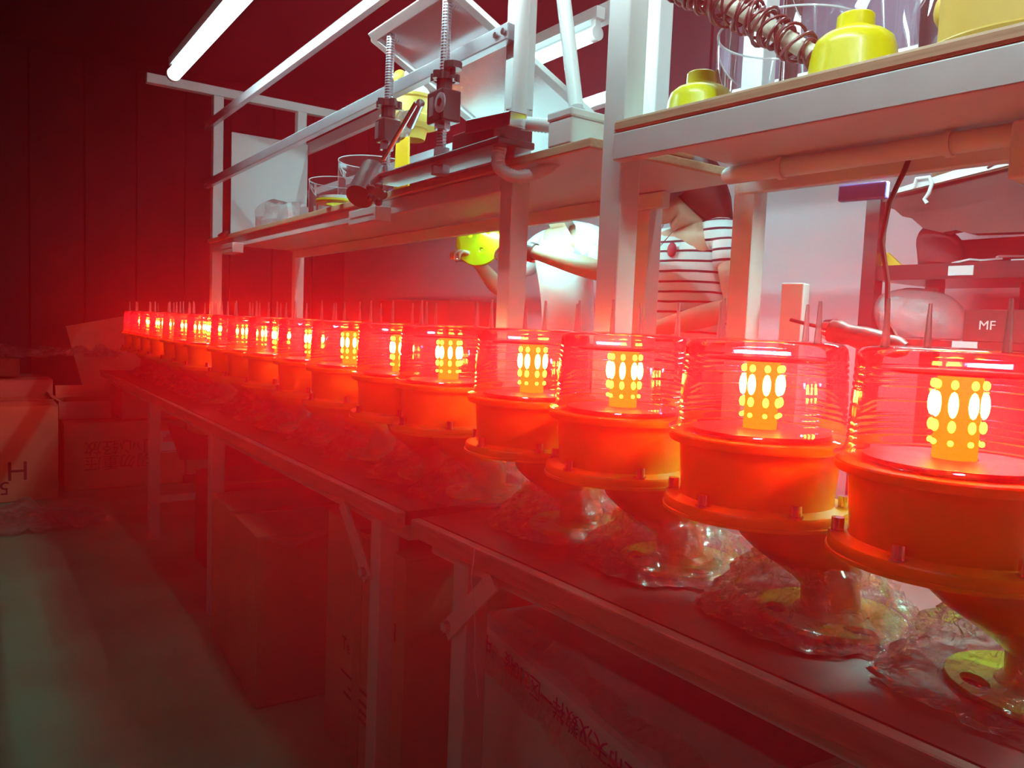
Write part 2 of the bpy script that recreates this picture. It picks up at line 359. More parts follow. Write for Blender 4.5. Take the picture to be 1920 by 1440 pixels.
MB().box((XL / 2 + .05, 0.455, 0.768), (XL + .08, 0.03, 0.045)).build('rear_rail', 'white_paint', r1, smooth=False, bevel=0.003)
for z, yy, h in ((1.125, -0.042, 0.042), (1.45, -0.042, 0.042)):
    b = MB().box((XL / 2 - .02, yy, z), (XL + .08, 0.028, h)).build('front_bar', 'steel', r1, smooth=False, bevel=0.003)
    for bx in (-.03, XL - .03, XL + .005): MB().cyl((bx, yy - .014, z), (bx, yy - .02, z), 0.008, n=8).build('bolt', 'chrome', b)
MB().box((XL / 2, 0.52, 1.40), (XL, 0.03, 0.06)).build('rear_beam', 'white_paint', r1, smooth=False, bevel=0.003)
MB().box((XL / 2, 0.52, 1.13), (XL, 0.03, 0.04)).build('rear_bar', 'steel', r1, smooth=False, bevel=0.003)
for sx in (0.55, 2.20):
    bx_ = tag(MB().box((0, 0, 0), (0.20 if sx < 1 else 0.22, 0.055, 0.05)).build('socket_box', 'white_plastic', None, (-4.63 + sx, 1.094, 1.478 if sx < 1 else 1.49), smooth=False, bevel=0.004),
              'small white box under the far end of the shelf edge' if sx < 1 else 'long white box clipped under the shelf edge below the clamp stand', 'box')
    MB().box((0, -0.028, 0.0), (0.19, 0.002, 0.003)).build('seam', 'grey_print', bx_, smooth=False)

r2 = thing('shelf_rack', 'white steel rack with a shelf on the near bench at right', 'rack', (-1.264, 1.15, 0.75), math.radians(4.2))
for xx in (0, 1.9):
    post(r2, xx, 0, 0, 1.61, 0.06)
    post(r2, xx, 0.48, 0, 1.61, 0.06)
sb2 = MB().box((1.0, 0.22, 0.816), (1.96, 0.54, 0.02)).build('shelf_board', 'white_paint', r2, smooth=False)
MB().box((1.01, -0.052, 0.816), (1.96, 0.016, 0.026)).build('board_edge', 'ply_edge', sb2, smooth=False, bevel=0.006)
MB().box((0.995, -0.043, 0.775), (1.93, 0.03, 0.056)).build('front_rail', 'white_paint', r2, smooth=False, bevel=0.003)
MB().box((0.95, 0.46, 0.775), (1.93, 0.03, 0.045)).build('rear_rail', 'white_paint', r2, smooth=False, bevel=0.003)
MB().box((0.95, 0.52, 1.45), (1.9, 0.03, 0.05)).build('rear_beam', 'white_paint', r2, smooth=False, bevel=0.003)

# ------------------------------------------------------------------ the row of beacon lamps
OFF = V((0.088, 0.068))
def make_beacon():
    t = thing('beacon_lamp', '', 'lamp', (0, 0, 0.75))
    # foot plate with two oval holes, neck and curved bell
    foot = flat_cut('foot_plate', [circ(0.10, 48), circ(0.018, 16, (0.066, -0.030), 1.3, 0.8, 0.5), circ(0.018, 16, (-0.05, -0.055), 1.3, 0.8, -0.7), circ(0.018, 16, (-0.03, 0.066), 1.3, .8, 0.2)], 0.006, 'yellow_lemon', t, (OFF.x, OFF.y, 0.004), bevel=0.001)
    rows = [(0.086, .145, 0.50), (0.086, .128, 0.52), (0.083, .110, 0.57), (0.074, .092, 0.67), (0.060, .074, 0.81), (0.048, .058, 0.92), (0.041, .044, 1.0), (0.040, .018, 1.0), (0.050, .008, 1.0)]
    MB().lathe([(r, z) for r, z, o in rows], 40, off=[tuple(OFF * o) for r, z, o in rows]).build('bell', 'yellow', t)
    # housing drum with its two rims
    MB().lathe([(0.0, .144), (.128, .144), (.130, .147), (.130, .157), (.128, .160), (.120, .161), (.108, .164), (.107, .17), (.112, .235), (.113, .240), (.126, .242), (.128, .245), (.128, .252), (.126, .254), (0.10, .254), (0.0, .254)], 56).build('housing', 'yellow', t)
    MB().lathe([(.127, .141), (.1325, .142), (.1325, .1465), (.129, .1475)], 56).build('gasket_rim', 'yellow', t)
    for i in range(6):
        a = -PI / 2 + 0.05 + i * PI / 3; c = (0.119 * math.cos(a), 0.119 * math.sin(a))
        MB().cyl((*c, .160), (*c, .178), .0078, n=12).cyl((*c, .160), (*c, .163), .0105, n=14).build('bolt', 'chrome', t)
    # ribbed clear lens
    pr = [(.130, .2545), (.130, .260), (.1265, .262), (.120, .264), (.1175, .270)]
    z = .274
    for k in range(9):
        rr = .1172 - 0.0045 * (z - .27) / .11
        if 3 <= k <= 5 and False: pass
        pr += [(rr, z), (rr - .0022, z + .0016), (rr - .0022, z + .0026), (rr, z + .0045)]
        z += .0085 if k not in (3, 4) else .019
    pr += [(.112, .376), (.1105, .383), (.106, .388), (.095, .3905), (.06, .392), (.0, .3925)]
    lens = MB().lathe(pr, 56).build('lens', 'lens', t, ang=50)
    for i in range(4):
        a = 0.9 + i * PI / 2; c = (0.088 * math.cos(a), 0.088 * math.sin(a))
        MB().cyl((*c, .389), (*c, .446), .0052, .0022, n=8).build('bird_spike', 'spike', lens)
    # LED core
    post_ = MB().cyl((0, 0, .255), (0, 0, .362), .024, n=12).build('led_column', 'column_glow', t, ang=20)
    MB().lathe([(0, .257), (.098, .257), (.098, .262), (.026, .264)], 40).build('base_plate', 'board_dark', t)
    MB().lathe([(0, .362), (.085, .362), (.085, .3645), (0, .3645)], 32).build('beam_stop_plate', 'board_dark', t)  # added plate, shaped to cut off the LEDs' upward light
    for i in range(8):
        a = i * PI / 4 + .26
        for z, rr, h, mt in ((.327, .0056, 2.7, 'led_core'), (.350, .0042, 1.3, 'led_glow'), (.302, .0044, 1.6, 'led_glow'), (.283, .0034, 1.0, 'led_glow')):
            MB().sphere((0.027 * math.cos(a), 0.027 * math.sin(a), z), rr, 8, 6, (1, 1, h)).build('led', mt, post_)
    ld = bpy.data.lights.new('beacon_light', 'POINT'); ld.energy = LED_LIGHT_W / 2; ld.color = (1.0, 0.012, 0.03); ld.shadow_soft_size = 0.008
    for s_ in (-1, 1):
        lo = bpy.data.objects.new('beacon_light', ld); col.objects.link(lo); lo.parent = t; lo.location = (s_ * .028, -s_ * .040, .345)
    return t
def film_mesh(seed):
    rs = random.Random(seed); b = MB(); n, m = 56, 13; ps = []; fs = []
    o = V((rs.random() * 50, rs.random() * 50, seed))
    for k in range(m):
        u = k / (m - 1)
        for i in range(n):
            t = 2 * PI * i / n
            r = 0.148 - 0.082 * u ** 0.8; z = 0.003 + 0.085 * u
            q = V((math.cos(t) * 2.2, math.sin(t) * 2.2, u * 2.5)) + o
            d = noise.noise(q) * .028 + noise.noise(q * 2.7) * .016 + abs(noise.noise(q * 6)) * .010
            r += d * (1.0 if k else 1.5); z += noise.noise(q * 1.9 + V((9, 9, 9))) * .014 * (u > 0)
            sx = 1.0 - .1 * math.cos(t)
            ps.append((r * math.cos(t) * sx, r * math.sin(t), max(z, .001)))
    for k in range(m - 1):
        for i in range(n): j = (i + 1) % n; fs.append((k * n + i, k * n + j, (k + 1) * n + j, (k + 1) * n + i))
    b.add(ps, fs); return b.mesh('film_wrap', 'film', True, 20)
FILMS = [film_mesh(s) for s in (3, 8, 14, 21)]
LX = [-0.435, -0.705, -0.99, -1.255, -1.585, -1.825, -2.15, -2.44, -2.76, -3.02, -3.26, -3.66, -3.92, -4.17, -4.50, -4.78, -5.05, -5.30]
ORD = ['nearest', 'second nearest', 'third nearest', 'fourth nearest', 'fifth nearest', 'sixth nearest', 'seventh nearest', 'eighth nearest', 'ninth nearest', 'tenth nearest',
       'eighth from the far end', 'seventh from the far end', 'sixth from the far end', 'fifth from the far end', 'fourth from the far end', 'third from the far end', 'second from the far end', 'farthest']
proto = make_beacon()
for i, lx in enumerate(LX):
    o = proto if i == 0 else copy_tree(proto)
    ly = 0.936 + (A1 * (lx + 0.7) if lx < -1.4 else 0.012 * (lx + 0.7))
    o.location = (lx, ly, 0.752); 
    o['label'] = 'lit red beacon lamp on yellow base, %s in the row' % ORD[i]
    o['group'] = 'beacon lamps in a row on the benches'
    for ch in o.children:
        if ch.name.startswith(('lens', 'led_column')):
            ch.rotation_euler.z = (i * 0.61) % (PI / 2)
    f = bpy.data.objects.new('film_wrap', FILMS[i % 4]); col.objects.link(f); f.parent = o
    f.location = (OFF.x * .85, OFF.y * .85, 0.0); f.rotation_euler.z = (i // 4) * 1.3

# ------------------------------------------------------------------ shelf 1 things
ST = 1.564   # top of the far shelf
wbd = tag(MB().box((0, 0, 0), (0.008, 0.44, 0.60)).build('white_board', 'paper', None, (-4.56, 1.43, ST + .30), smooth=False), 'plain white board standing at the far end of the shelf', 'board')
def acrylic_ring(name, label, c, r, h, grp=None, rim=True):
    t = thing(name, label, 'cylinder', c, 0, grp)
    MB().lathe([(r, 0), (r, h)], 56).build('wall', 'acrylic', t)
    for z in ((0.0015, h) if rim else (h,)): MB().lathe([(r - .003, z - .0015), (r + .001, z - .0015), (r + .001, z + .0015), (r - .003, z + .0015), (r - .003, z - .0015)], 56).build('rim', 'acrylic_rim', t)
    return t
acrylic_ring('acrylic_cylinder', 'tall clear plastic cylinder standing among yellow rings on the far shelf', (-3.13, 1.42, ST), 0.145, 0.255)
acrylic_ring('acrylic_cylinder', 'short clear plastic cylinder in front of the white cup on the far shelf', (-3.12, 1.28, ST), 0.135, 0.15)
cup = tag(MB().lathe([(0, 0), (.10, 0), (.105, .004), (.105, .085), (.10, .085), (.098, .01), (0, .01)], 40).build('white_tub', 'white_plastic', None, (-3.12, 1.29, ST)), 'round white tub inside the short clear cylinder', 'tub')
for (cx_, cy_, r, z, lab) in ((-2.76, 1.12, .082, ST + .003, 'yellow flat ring overhanging the front edge of the far shelf'), (-2.66, 1.22, .075, ST + .022, 'yellow ring lying beside the violet block on the far shelf')):
    tag(MB().lathe([(r * .55, 0), (r, 0), (r * 1.03, .006), (r, .014), (r * .6, .014), (r * .55, 0)], 40).build('yellow_ring', 'yellow_lemon', None, (cx_, cy_, z)), lab, 'ring')
tag(MB().box((0, 0, .045), (0.10, 0.06, 0.09)).build('violet_block', 'violet_plastic', None, (-2.72, 1.36, ST), (0, 0, .2), smooth=False, bevel=0.004), 'violet blue plastic block on the far shelf', 'block')
b = MB(); 
b.sphere((0, 0, 0), 0.16, 26, 14, (1.6, 0.5, .62), nz=0.5, nsc=11)
b.v = [(x_, y_, max(z_, -.045)) for x_, y_, z_ in b.v]
bag = tag(b.build('parts_bag', 'bag', None, (-3.83, 1.25, ST + .046), ang=15), 'crumpled clear plastic bag of small parts on the far shelf', 'bag')
for k in range(9):
    MB().tube([(-.12 + .03 * k + .03 * math.cos(t * 1.1 + k), -.04 + .03 * math.sin(t + k), -.035 + .012 * math.sin(t * 1.7 + k)) for t in range(7)], .003, 6).build('small_part', 'red_motif' if k % 2 else 'black_plastic', bag)
tag(MB().bar((0, 0, 0), (.22, -.02, .004), .02, .008).build('wooden_strip', 'copper_wire', None, (-4.42, 1.115, ST + .005), smooth=False), 'thin dark red strip lying at the far end of the shelf edge', 'strip')

# finished lamp upside on the shelf, behind the clamp stand
sl = thing('shelf_lamp', 'yellow lamp housing with pale cone standing on the shelf behind the clamp stand', 'lamp', (-2.66, 1.36, ST))
flat_cut('foot_plate', [circ(.075, 32), circ(.02, 14, (.03, -.03))], .006, 'yellow', sl, (0, 0, .004))
MB().prism([(-.062, 0), (.062, 0), (.05, .26), (-.05, .26)], 'y', -.01, .0).build('leg_plate', 'yellow', sl, (0, -.03, 0), smooth=False, bevel=.003)
MB().cyl((0, -.0415, .13), (0, -.0395, .13), .022, n=20).build('plate_hole', 'black_plastic', sl)
MB().lathe([(.05, .26), (.06, .30), (.10, .31), (.103, .315), (.103, .335), (.098, .34), (.085, .345), (.082, .40), (.09, .405), (.09, .415), (0, .417)], 40).build('housing', 'yellow_dull', sl)
MB().lathe([(.075, .417), (.055, .45), (.035, .485), (.03, .51), (0, .515)], 32).build('cone', 'foam', sl)
MB().sphere((-.065, -.02, .50), .028, 14, 8).build('ball_cap', 'yellow_dull', sl)
b = MB().sphere((0, 0, 0), .055, 20, 12, (1.5, .7, .8), nz=.6, nsc=28)
tag(b.build('plastic_scrap', 'film', None, (-2.42, 1.18, ST + .245), ang=12), 'scrunched clear plastic caught behind the clamp stand', 'plastic')

# leaning framed acrylic panel
TL, TR, BR, BL = V((-2.32, 1.04, 2.03)), V((-1.845, 1.04, 2.03)), V((-1.53, 1.48, 1.585)), V((-1.94, 1.48, 1.585))
pn = thing('leaning_panel', 'framed clear panel leaning against the steel bar above the shelf', 'panel', (0, 0, 0))
nn = (TR - TL).cross(BL - TL).normalized()
MB().add([TL, TR, BR, BL], [(0, 1, 2, 3)]).build('pane', 'pane', pn, smooth=False)
for a_, b_ in ((TL, TR), (TR, BR), (BR, BL), (BL, TL)): MB().bar(a_, b_, .03, .016, up=nn).build('frame_bar', 'white_paint', pn, smooth=False, bevel=.002)

# clamp stand
cs = thing('clamp_stand', 'black clamp stand with two threaded chrome columns on the shelf edge', 'stand', (-2.24, 1.06, ST))
MB().box((.31, .02, .022), (.74, .11, .018)).build('base_plate', 'black_metal', cs, smooth=False, bevel=.004)
MB().box((.52, .05, .055), (.20, .12, .05)).build('rear_block', 'black_metal', cs, smooth=False, bevel=.004)
for cx_, zt in ((0.0, .46), (.345, .62)):
    c_ = MB().cyl((cx_, 0, .03), (cx_ + .012, 0, zt), .0125, n=14).build('column', 'chrome', cs)
    th = MB()
    for q in range(int((zt - .06) / .008)): z_ = .05 + q * .008; th.cyl((cx_ + .012 * z_ / zt, 0, z_), (cx_ + .012 * z_ / zt, 0, z_ + .004), .0131, n=12)
    th.build('thread', 'steel', c_)
    cb = MB().box((cx_ + .008, 0, .165), (.06 if cx_ < .1 else .085, .06, .07 if cx_ < .1 else .085)).build('clamp_block', 'black_metal', cs, smooth=False, bevel=.005)
    MB().box((cx_ - .005, -.0315, .165), (.022, .002, .05)).build('scale_plate', 'steel', cb, smooth=False)
    hk = MB().cyl((cx_ + .008, 0, .205), (cx_ + .008, 0, .25), .022, n=10)
    for q in range(5): a = q * 2 * PI / 5; hk.cyl((cx_ + .008 + .03 * math.cos(a), .03 * math.sin(a), .236), (cx_ + .008 + .03 * math.cos(a), .03 * math.sin(a), .256), .012, n=8)
    hk.cyl((cx_ + .008, 0, .236), (cx_ + .008, 0, .256), .03, n=14).build('hand_knob', 'black_metal', cs)
    for z_ in (.045, .12): MB().cyl((cx_ + .004, 0, z_ - .012), (cx_ + .004, 0, z_ + .014), .022, n=6).build('nut', 'steel', cs)
br_ = MB().lathe([(.012, 0), (.026, 0), (.026, .004), (.022, .005), (.012, .005)], 24).build('bearing', 'steel', cs, (.395, -.033, .165), (PI / 2, 0, 0))
MB().lathe([(0, 0), (.009, 0), (.009, .006), (0, .006)], 16).build('bearing_pin', 'chrome', br_)
MB().cyl((.43, -.02, .23), (.43, -.02, .262), .008, n=8).cyl((.43, -.02, .245), (.43, -.02, .262), .025, n=10).build('side_knob', 'black_metal', cs)
MB().cyl((.27, -.04, .19), (.11, -.06, .055), .007, n=10).build('lever_rod', 'chrome', cs)
MB().cyl((.275, -.03, .19), (.16, .0, .155), .012, n=12).build('cross_rod', 'chrome', cs)
MB().cyl((-.02, -.03, .045), (.035, -.10, -.05), .042, n=28).build('weight', 'black_plastic', cs, ang=40)
wk = MB().cyl((.06, -.085, -.02), (.15, -.10, -.055), .007, n=8)
for q in range(5): a = q * 2 * PI / 5; wk.sphere((.155, -.10 + .022 * math.cos(a), -.055 + .022 * math.sin(a)), .013, 8, 6)
wk.cyl((.145, -.10, -.053), (.165, -.102, -.06), .022, n=12).build('star_knob', 'black_metal', cs)
MB().cyl((.345, 0, -.012), (.345, 0, .014), .026, n=6).build('bolt_head', 'steel', cs)
tag(MB().box((0, 0, 0), (.20, .05, .035)).build('steel_strip', 'chrome', None, (-1.63, 1.06, ST + .075), (0, .08, 0), smooth=False, bevel=.003), 'bright folded steel piece beside the clamp stand', 'metal')

# conduits, junction box
jb = thing('junction_box', 'white junction box on the shelf corner behind the centre post', 'box', (-1.435, 1.22, ST))
MB().box((0, 0, .03), (.085, .22, .06)).build('body', 'white_plastic', jb, smooth=False, bevel=.004)
MB().box((0, 0, .07), (.091, .226, .02)).build('lid', 'white_plastic', jb, smooth=False, bevel=.004)
MB().box((.047, .05, .07), (.003, .03, .014)).build('latch', 'paper', jb, smooth=False)
tag(MB().box((0, 0, 0), (.05, .14, .028)).build('wood_strip', 'ply_edge', None, (-1.345, 1.37, ST + .016), smooth=False, bevel=.005), 'short wooden strip on the shelf end by the junction box', 'wood')
cdp = tag(MB().cyl((-1.607, 1.115, 1.665), (-1.607, 1.115, 2.36), .019, n=18).build('conduit_pipe', 'white_plastic'), 'straight white conduit tied to the centre post', 'pipe')
tag(MB().cyl((-1.63, 1.21, 2.2), (-1.52, 1.225, 1.69), .018, n=18).build('conduit_pipe', 'white_plastic'), 'slanting white conduit behind the straight one', 'pipe')
def flex(name, label, pts, r):
    P = []
    for k in range(len(pts) - 1):
        p0 = V(pts[max(k - 1, 0)]); p1 = V(pts[k]); p2 = V(pts[k + 1]); p3 = V(pts[min(k + 2, len(pts) - 1)])
        for q in range(12):
            t = q / 12; P.append(0.5 * ((2 * p1) + (p2 - p0) * t + (2 * p0 - 5 * p1 + 4 * p2 - p3) * t * t + (3 * p1 - p0 - 3 * p2 + p3) * t ** 3))
    P.append(V(pts[-1])); rr = [r * (1.06 if k % 2 else .92) for k in range(len(P))]
    return tag(MB().tube(P, rr, 14).build(name, 'white_plastic', ang=60), label, 'pipe')
flex('flexible_conduit', 'upper ribbed white hose running from the post into the junction box', [(-1.607, 1.115, 1.67), (-1.595, 1.10, 1.648), (-1.56, 1.105, 1.636), (-1.52, 1.13, 1.628), (-1.475, 1.17, 1.62)], .0165)
flex('flexible_conduit', 'lower ribbed white hose curling under the shelf', [(-1.607, 1.075, 1.60), (-1.605, 1.06, 1.57), (-1.60, 1.06, 1.53), (-1.575, 1.10, 1.51), (-1.54, 1.16, 1.535), (-1.53, 1.18, 1.56)], .0165)
tag(MB().lathe([(.030, -.002), (.034, -.002), (.034, .002), (.030, .002)], 28).build('cable_tie', 'white_plastic', None, (-1.635, 1.135, 1.69), (0.1, 0.1, 0)), 'thin white cable tie around the centre post', 'cable tie')

# ------------------------------------------------------------------ shelf 2 things (frame of the near rack)
C2, S2 = math.cos(math.radians(4.2)), math.sin(math.radians(4.2))
def on2(x, y, z=0.0): return (-1.264 + C2 * x - S2 * y, 1.15 + S2 * x + C2 * y, 0.75 + 0.828 + z)
def bell_cap(label, loc, s=1.0):
    t = thing('bell_cap', label, 'lamp base', loc)
    MB().lathe([(.090 * s, 0), (.093 * s, .003), (.093 * s, .010), (.082 * s, .014), (.076 * s, .028), (.070 * s, .075), (.064 * s, .092), (.052 * s, .102), (.036 * s, .107), (.032 * s, .112), (.031 * s, .134), (.028 * s, .137), (.022 * s, .137), (.022 * s, .10)], 48).build('bell', 'yellow_lemon', t)
    return t
bell_cap('yellow bell shaped lamp base next to the near post', on2(.075, .16), 1.0)
bell_cap('bright yellow bell shaped lamp base at the foot of the wire coil', on2(.455, .095), 1.0)
acrylic_ring('acrylic_cylinder', 'wide clear plastic cylinder on the right shelf', on2(.235, .245), .150, .20)
acrylic_ring('acrylic_cylinder', 'taller clear plastic cylinder behind the wide one on the right shelf', on2(.335, .33), .150, .42)
wc = thing('wire_coil', 'pale stick wound with dark red wire leaning over the right shelf', 'coil', (0, 0, 0))
P0, P1 = V((-1.19, 1.20, 1.89)), V((-.865, 1.27, 1.645))
MB().tube([P0.lerp(P1, q / 10) for q in range(11)], .016, 12).build('stick', 'stick', wc)
ax = (P1 - P0).normalized(); ua = ax.orthogonal().normalized(); ub = ax.cross(ua)
rs = random.Random(5)
for q in range(62):
    u = (q / 62) ** 2.0 * 0.97; c_ = P0.lerp(P1, u); rr = .018 + .018 * (1 - u) + rs.random() * .012; tl = (rs.random() - .5) * 2.4
    pts = [c_ + (ua * math.cos(t) + ub * math.sin(t)) * rr + ax * (.016 * tl * math.sin(t + q) + .004 * t / PI) for t in [2 * PI * w / 18 for w in range(19)]]
    MB().tube(pts, .0032, 6).build('wire_turn', 'copper_wire', wc)
hb = thing('lamp_housing', 'large yellow lamp housing lying upside down at the right end of the shelf', 'lamp base', on2(.72, .115))
MB().lathe([(.150, 0.0), (.154, .003), (.154, .012), (.15, .016), (.124, .018), (.122, .024), (.122, .16), (.13, .165), (.13, .175), (.11, .178), (0, .178)], 56).build('drum', 'yellow_dull', hb)
MB().sphere((-.13, .05, .13), .04, 16, 10).build('boss', 'yellow_dull', hb)
tag(MB().lathe([(.085, 0), (.085, .03), (.075, .055), (.05, .072), (0, .078)], 36).build('plastic_dome', 'bag', None, on2(.515, .33)), 'frosted clear dome behind the large yellow housing', 'dome')
sp = thing('sign_panel', 'dark violet panel with pale curved lettering behind the right shelf', 'sign', (-1.05, 1.95, 2.06), math.radians(4.2))
MB().box((0, 0, 0), (1.1, .012, .36)).build('panel', 'dusk_panel', sp, smooth=False)
text('lettering', '7S', .26, 'ink_pale', sp, (-.08, -.008, .03), (PI / 2, 0, 0))
MB().box((0, -.01, -.19), (1.1, .03, .02)).build('trim_bar', 'steel', sp, smooth=False)
MB().box((0, -.01, .19), (1.1, .03, .02)).build('trim_bar', 'steel', sp, smooth=False)

# under the right shelf
p0, p1 = on2(.02, .36, -.047), on2(1.85, .36, -.047)
ct = thing('conduit_run', 'thick white pipe along the underside of the right shelf', 'pipe', (0, 0, 0))
MB().cyl(p0, p1, .021, n=20).sphere(p0, .021, 16, 10).build('pipe', 'white_plastic', ct)
for q in (.16, .52): c_ = on2(q, .36, -.047); MB().lathe([(.0225, -.006), (.026, -.006), (.026, .006), (.0225, .006)], 24).build('clip', 'white_plastic', ct, c_, (0, PI / 2, math.radians(4.2)))
tag(MB().box((0, 0, 0), (.3, .10, .10)).build('white_case', 'white_plastic', None, on2(.80, .33, -.092), (0, 0, math.radians(4.2)), smooth=False, bevel=.005), 'white casing at the right edge under the shelf', 'box')
tag(MB().bar((-1.065, 1.652, 1.482), (-.955, 1.66, 1.480), .02, .038).build('blue_packet', 'violet_plastic', None, smooth=False, bevel=.004), 'blue wrapped packet hanging under the right shelf', 'packet')
sdv = thing('electric_screwdriver', 'dark electric screwdriver hanging level on its cable below the right shelf', 'screwdriver', (0, 0, 0))
a0, a1 = V((-1.035, 1.6, 1.168)), V((-.87, 1.6, 1.135))
dd = (a1 - a0)
MB().tube([a0 + dd * t for t in (0, .1, .2, .32, .5, .75, 1.0, 1.1)], [.021, .027, .027, .022, .026, .026, .023, .014], 18).build('body', 'black_plastic', sdv)
MB().cyl(a0 - dd * .06, a0 + dd * .06, .022, .028, n=18).build('nose_ring', 'chrome', sdv)
MB().cyl(a0 - dd * .62, a0, .0045, n=8).build('shaft', 'black_metal', sdv)
MB().tube([a1 + V((.0, 0, .01)), (-.90, 1.6, 1.19), (-.905, 1.6, 1.27), (-.925, 1.6, 1.36), (-.915, 1.6, 1.44), (-.885, 1.6, 1.51), (-.87, 1.6, 1.56)], .0055, 8).build('cable', 'cable_dark', sdv)
tag(MB().box((0, 0, .265), (.055, .05, .53)).build('narrow_carton', 'paper', None, (-1.20, 1.70, .752), (0, 0, .3), smooth=False, bevel=.003), 'tall narrow pale carton standing at the back of the near bench', 'carton')
b = MB().sphere((0, 0, 0), .12, 24, 14, (1.1, .6, .6), nz=.35, nsc=8)
# ------------------------------------------------------------------ dark metal rack by the back wall
dr = thing('storage_rack', 'dark metal storage rack against the back wall at right', 'rack', (-1.5, 2.55, 0))
for xx, yy in ((0, 0), (0, .43), (1.7, 0), (1.7, .43)): MB().box((xx, yy, .825), (.05, .05, 1.65)).build('post', 'black_metal', dr, smooth=False)
for z in (.35, .75, 1.14, 1.375, 1.63):
    s_ = MB().box((.85, .215, z), (1.68, .46, .05 if z > 1.3 and z < 1.5 else .03)).build('shelf', 'black_metal', dr, smooth=False)
    if 1.1 < z < 1.5: MB().box((.30 if z > 1.3 else .33, -.017, z), (.075, .003, .03)).build('label_card', 'paper', s_, smooth=False)
rs = random.Random(11)
b = MB().sphere((0, 0, 0), .085, 20, 12, (.9, .8, 1.0), nz=.5, nsc=9); b.v = [(x_, y_, max(z_, -.055)) for x_, y_, z_ in b.v]
tag(b.build('cloth_bundle', 'cloth_dark', None, (-1.33, 2.62, 1.456)), 'dark crumpled cloth bundle on the storage rack', 'cloth')
tag(MB().box((0, 0, .045), (.34, .2, .09)).build('dark_box', 'cardboard_dark', None, (-1.12, 2.80, 1.401), smooth=False, bevel=.004), 'long dark box behind the cloth bundle on the storage rack', 'box')
tag(MB().prism([(0, 0), (.07, 0), (.02, .045), (0, .045)], 'y', 0, .01).build('yellow_tag', 'tag_yellow', None, (-1.475, 2.56, 1.401), smooth=False), 'yellow triangular tag beside the rack post', 'tag')
NUM = ['leftmost', 'second from the left', 'third from the left', 'fourth from the left', 'fifth from the left', 'sixth from the left', 'seventh from the left', 'eighth from the left', 'rightmost']
for k in range(9):
    x_ = -1.22 + .062 * k
    tag(MB().box((0, 0, 0), (.09, .05, .006)).build('paper_slip', 'paper', None, (x_, 2.60 + .02 * (k % 3), 1.407 + .007 * (k % 3)), (.1 * (k % 2), -.1 + .05 * (k % 4), .5 * (k % 3) - .4), smooth=False),
        'white paper slip on the middle shelf of the storage rack, %s' % NUM[k], 'paper', 'paper slips on the storage rack')
tag(MB().tube([(-.93, 2.62, 1.42), (-.90, 2.62, 1.45), (-.86, 2.64, 1.47), (-.80, 2.66, 1.47), (-.72, 2.68, 1.44)], [.015, .02, .022, .02, .012], 10).build('pale_bottle', 'paper'), 'pale rounded bottle lying on the rack near the right edge', 'bottle')
# sagging dark cover on top of the rack with a white sheet on it
rag = [(-1.42, 1.618), (-1.045, 1.660), (-.3, 1.745), (-.3, 1.50), (-.7, 1.478), (-.95, 1.47), (-1.15, 1.478), (-1.19, 1.492), (-1.23, 1.487), (-1.29, 1.505), (-1.33, 1.54), (-1.36, 1.548), (-1.39, 1.575), (-1.42, 1.583)]
tag(MB().prism(rag, 'y', 2.46, 2.52).build('torn_cardboard', 'cardboard_dark', None, smooth=False), 'dark torn cardboard hanging ragged over the top of the storage rack', 'cardboard')
wsht = tag(MB().prism([(-1.385, 1.617), (-1.365, 1.634), (-1.10, 1.684), (-1.04, 1.661)], 'y', 2.43, 2.452).build('white_sheet', 'paper', None, smooth=False), 'white folded sheet wedged over the torn cardboard on the storage rack', 'sheet')
tag(MB().box((0, 0, .08), (.5, .22, .16)).build('brown_parcel', 'cardboard', None, (-1.10, 2.70, 1.648), (0, 0, .1), smooth=False, bevel=.02), 'brown parcel on top of the storage rack behind the white sheet', 'parcel')
hk = tag(MB().tube([(-1.31, 2.425, 1.63), (-1.302, 2.42, 1.654), (-1.262, 2.42, 1.654), (-1.252, 2.42, 1.634), (-1.26, 2.42, 1.605), (-1.272, 2.42, 1.588), (-1.262, 2.42, 1.574)], .006, 8).build('white_clip', 'white_plastic', None), 'white plastic clip hooked over the white sheet', 'clip')
tag(MB().tube([(-1.10, 2.43, 1.66), (-1.02, 2.42, 1.70), (-.98, 2.42, 1.76), (-1.0, 2.42, 1.85)], .004, 6).build('dark_cable', 'cable_dark', None), 'thin dark cable looping above the white sheet', 'cable')
# lower shelf of the rack
b = MB().sphere((0, 0, 0), .16, 26, 14, (1.15, .7, .62), nz=.3, nsc=7); b.v = [(x_, y_, max(z_, -.075)) for x_, y_, z_ in b.v]
tag(b.build('frosted_bag', 'bag', None, (-1.37, 2.62, 1.232)), 'frosted white plastic bag on the low shelf of the storage rack', 'bag')
lb = tag(MB().box((0, 0, .05), (.20, .16, .10)).build('lettered_box', 'cardboard_dark', None, (-1.10, 2.66, 1.156), smooth=False, bevel=.003), 'dark box with white letters on the low rack shelf', 'box')
text('lettering', 'MF', .04, 'paper', lb, (-.03, -.081, .05), (PI / 2, 0, 0))
for k in range(6):
    x_ = -1.0 + .05 * k
    tag(MB().tube([(x_, 2.60, 1.162), (x_ + .03, 2.58, 1.165 + .01 * (k % 2)), (x_ + .07, 2.58, 1.175), (x_ + .10, 2.60, 1.21 + .012 * (k % 3))], .005, 6).build('white_lead', 'paper', None),
        'short white cable lead on the low rack shelf, %s' % (NUM[k] if k < 5 else 'rightmost'), 'cable', 'white leads on the storage rack')
tag(MB().box((0, 0, .1), (.5, .2, .2)).build('dark_bin', 'cardboard_dark', None, (-.86, 2.83, 1.156), smooth=False, bevel=.004), 'dark bin at the back of the low rack shelf', 'bin')
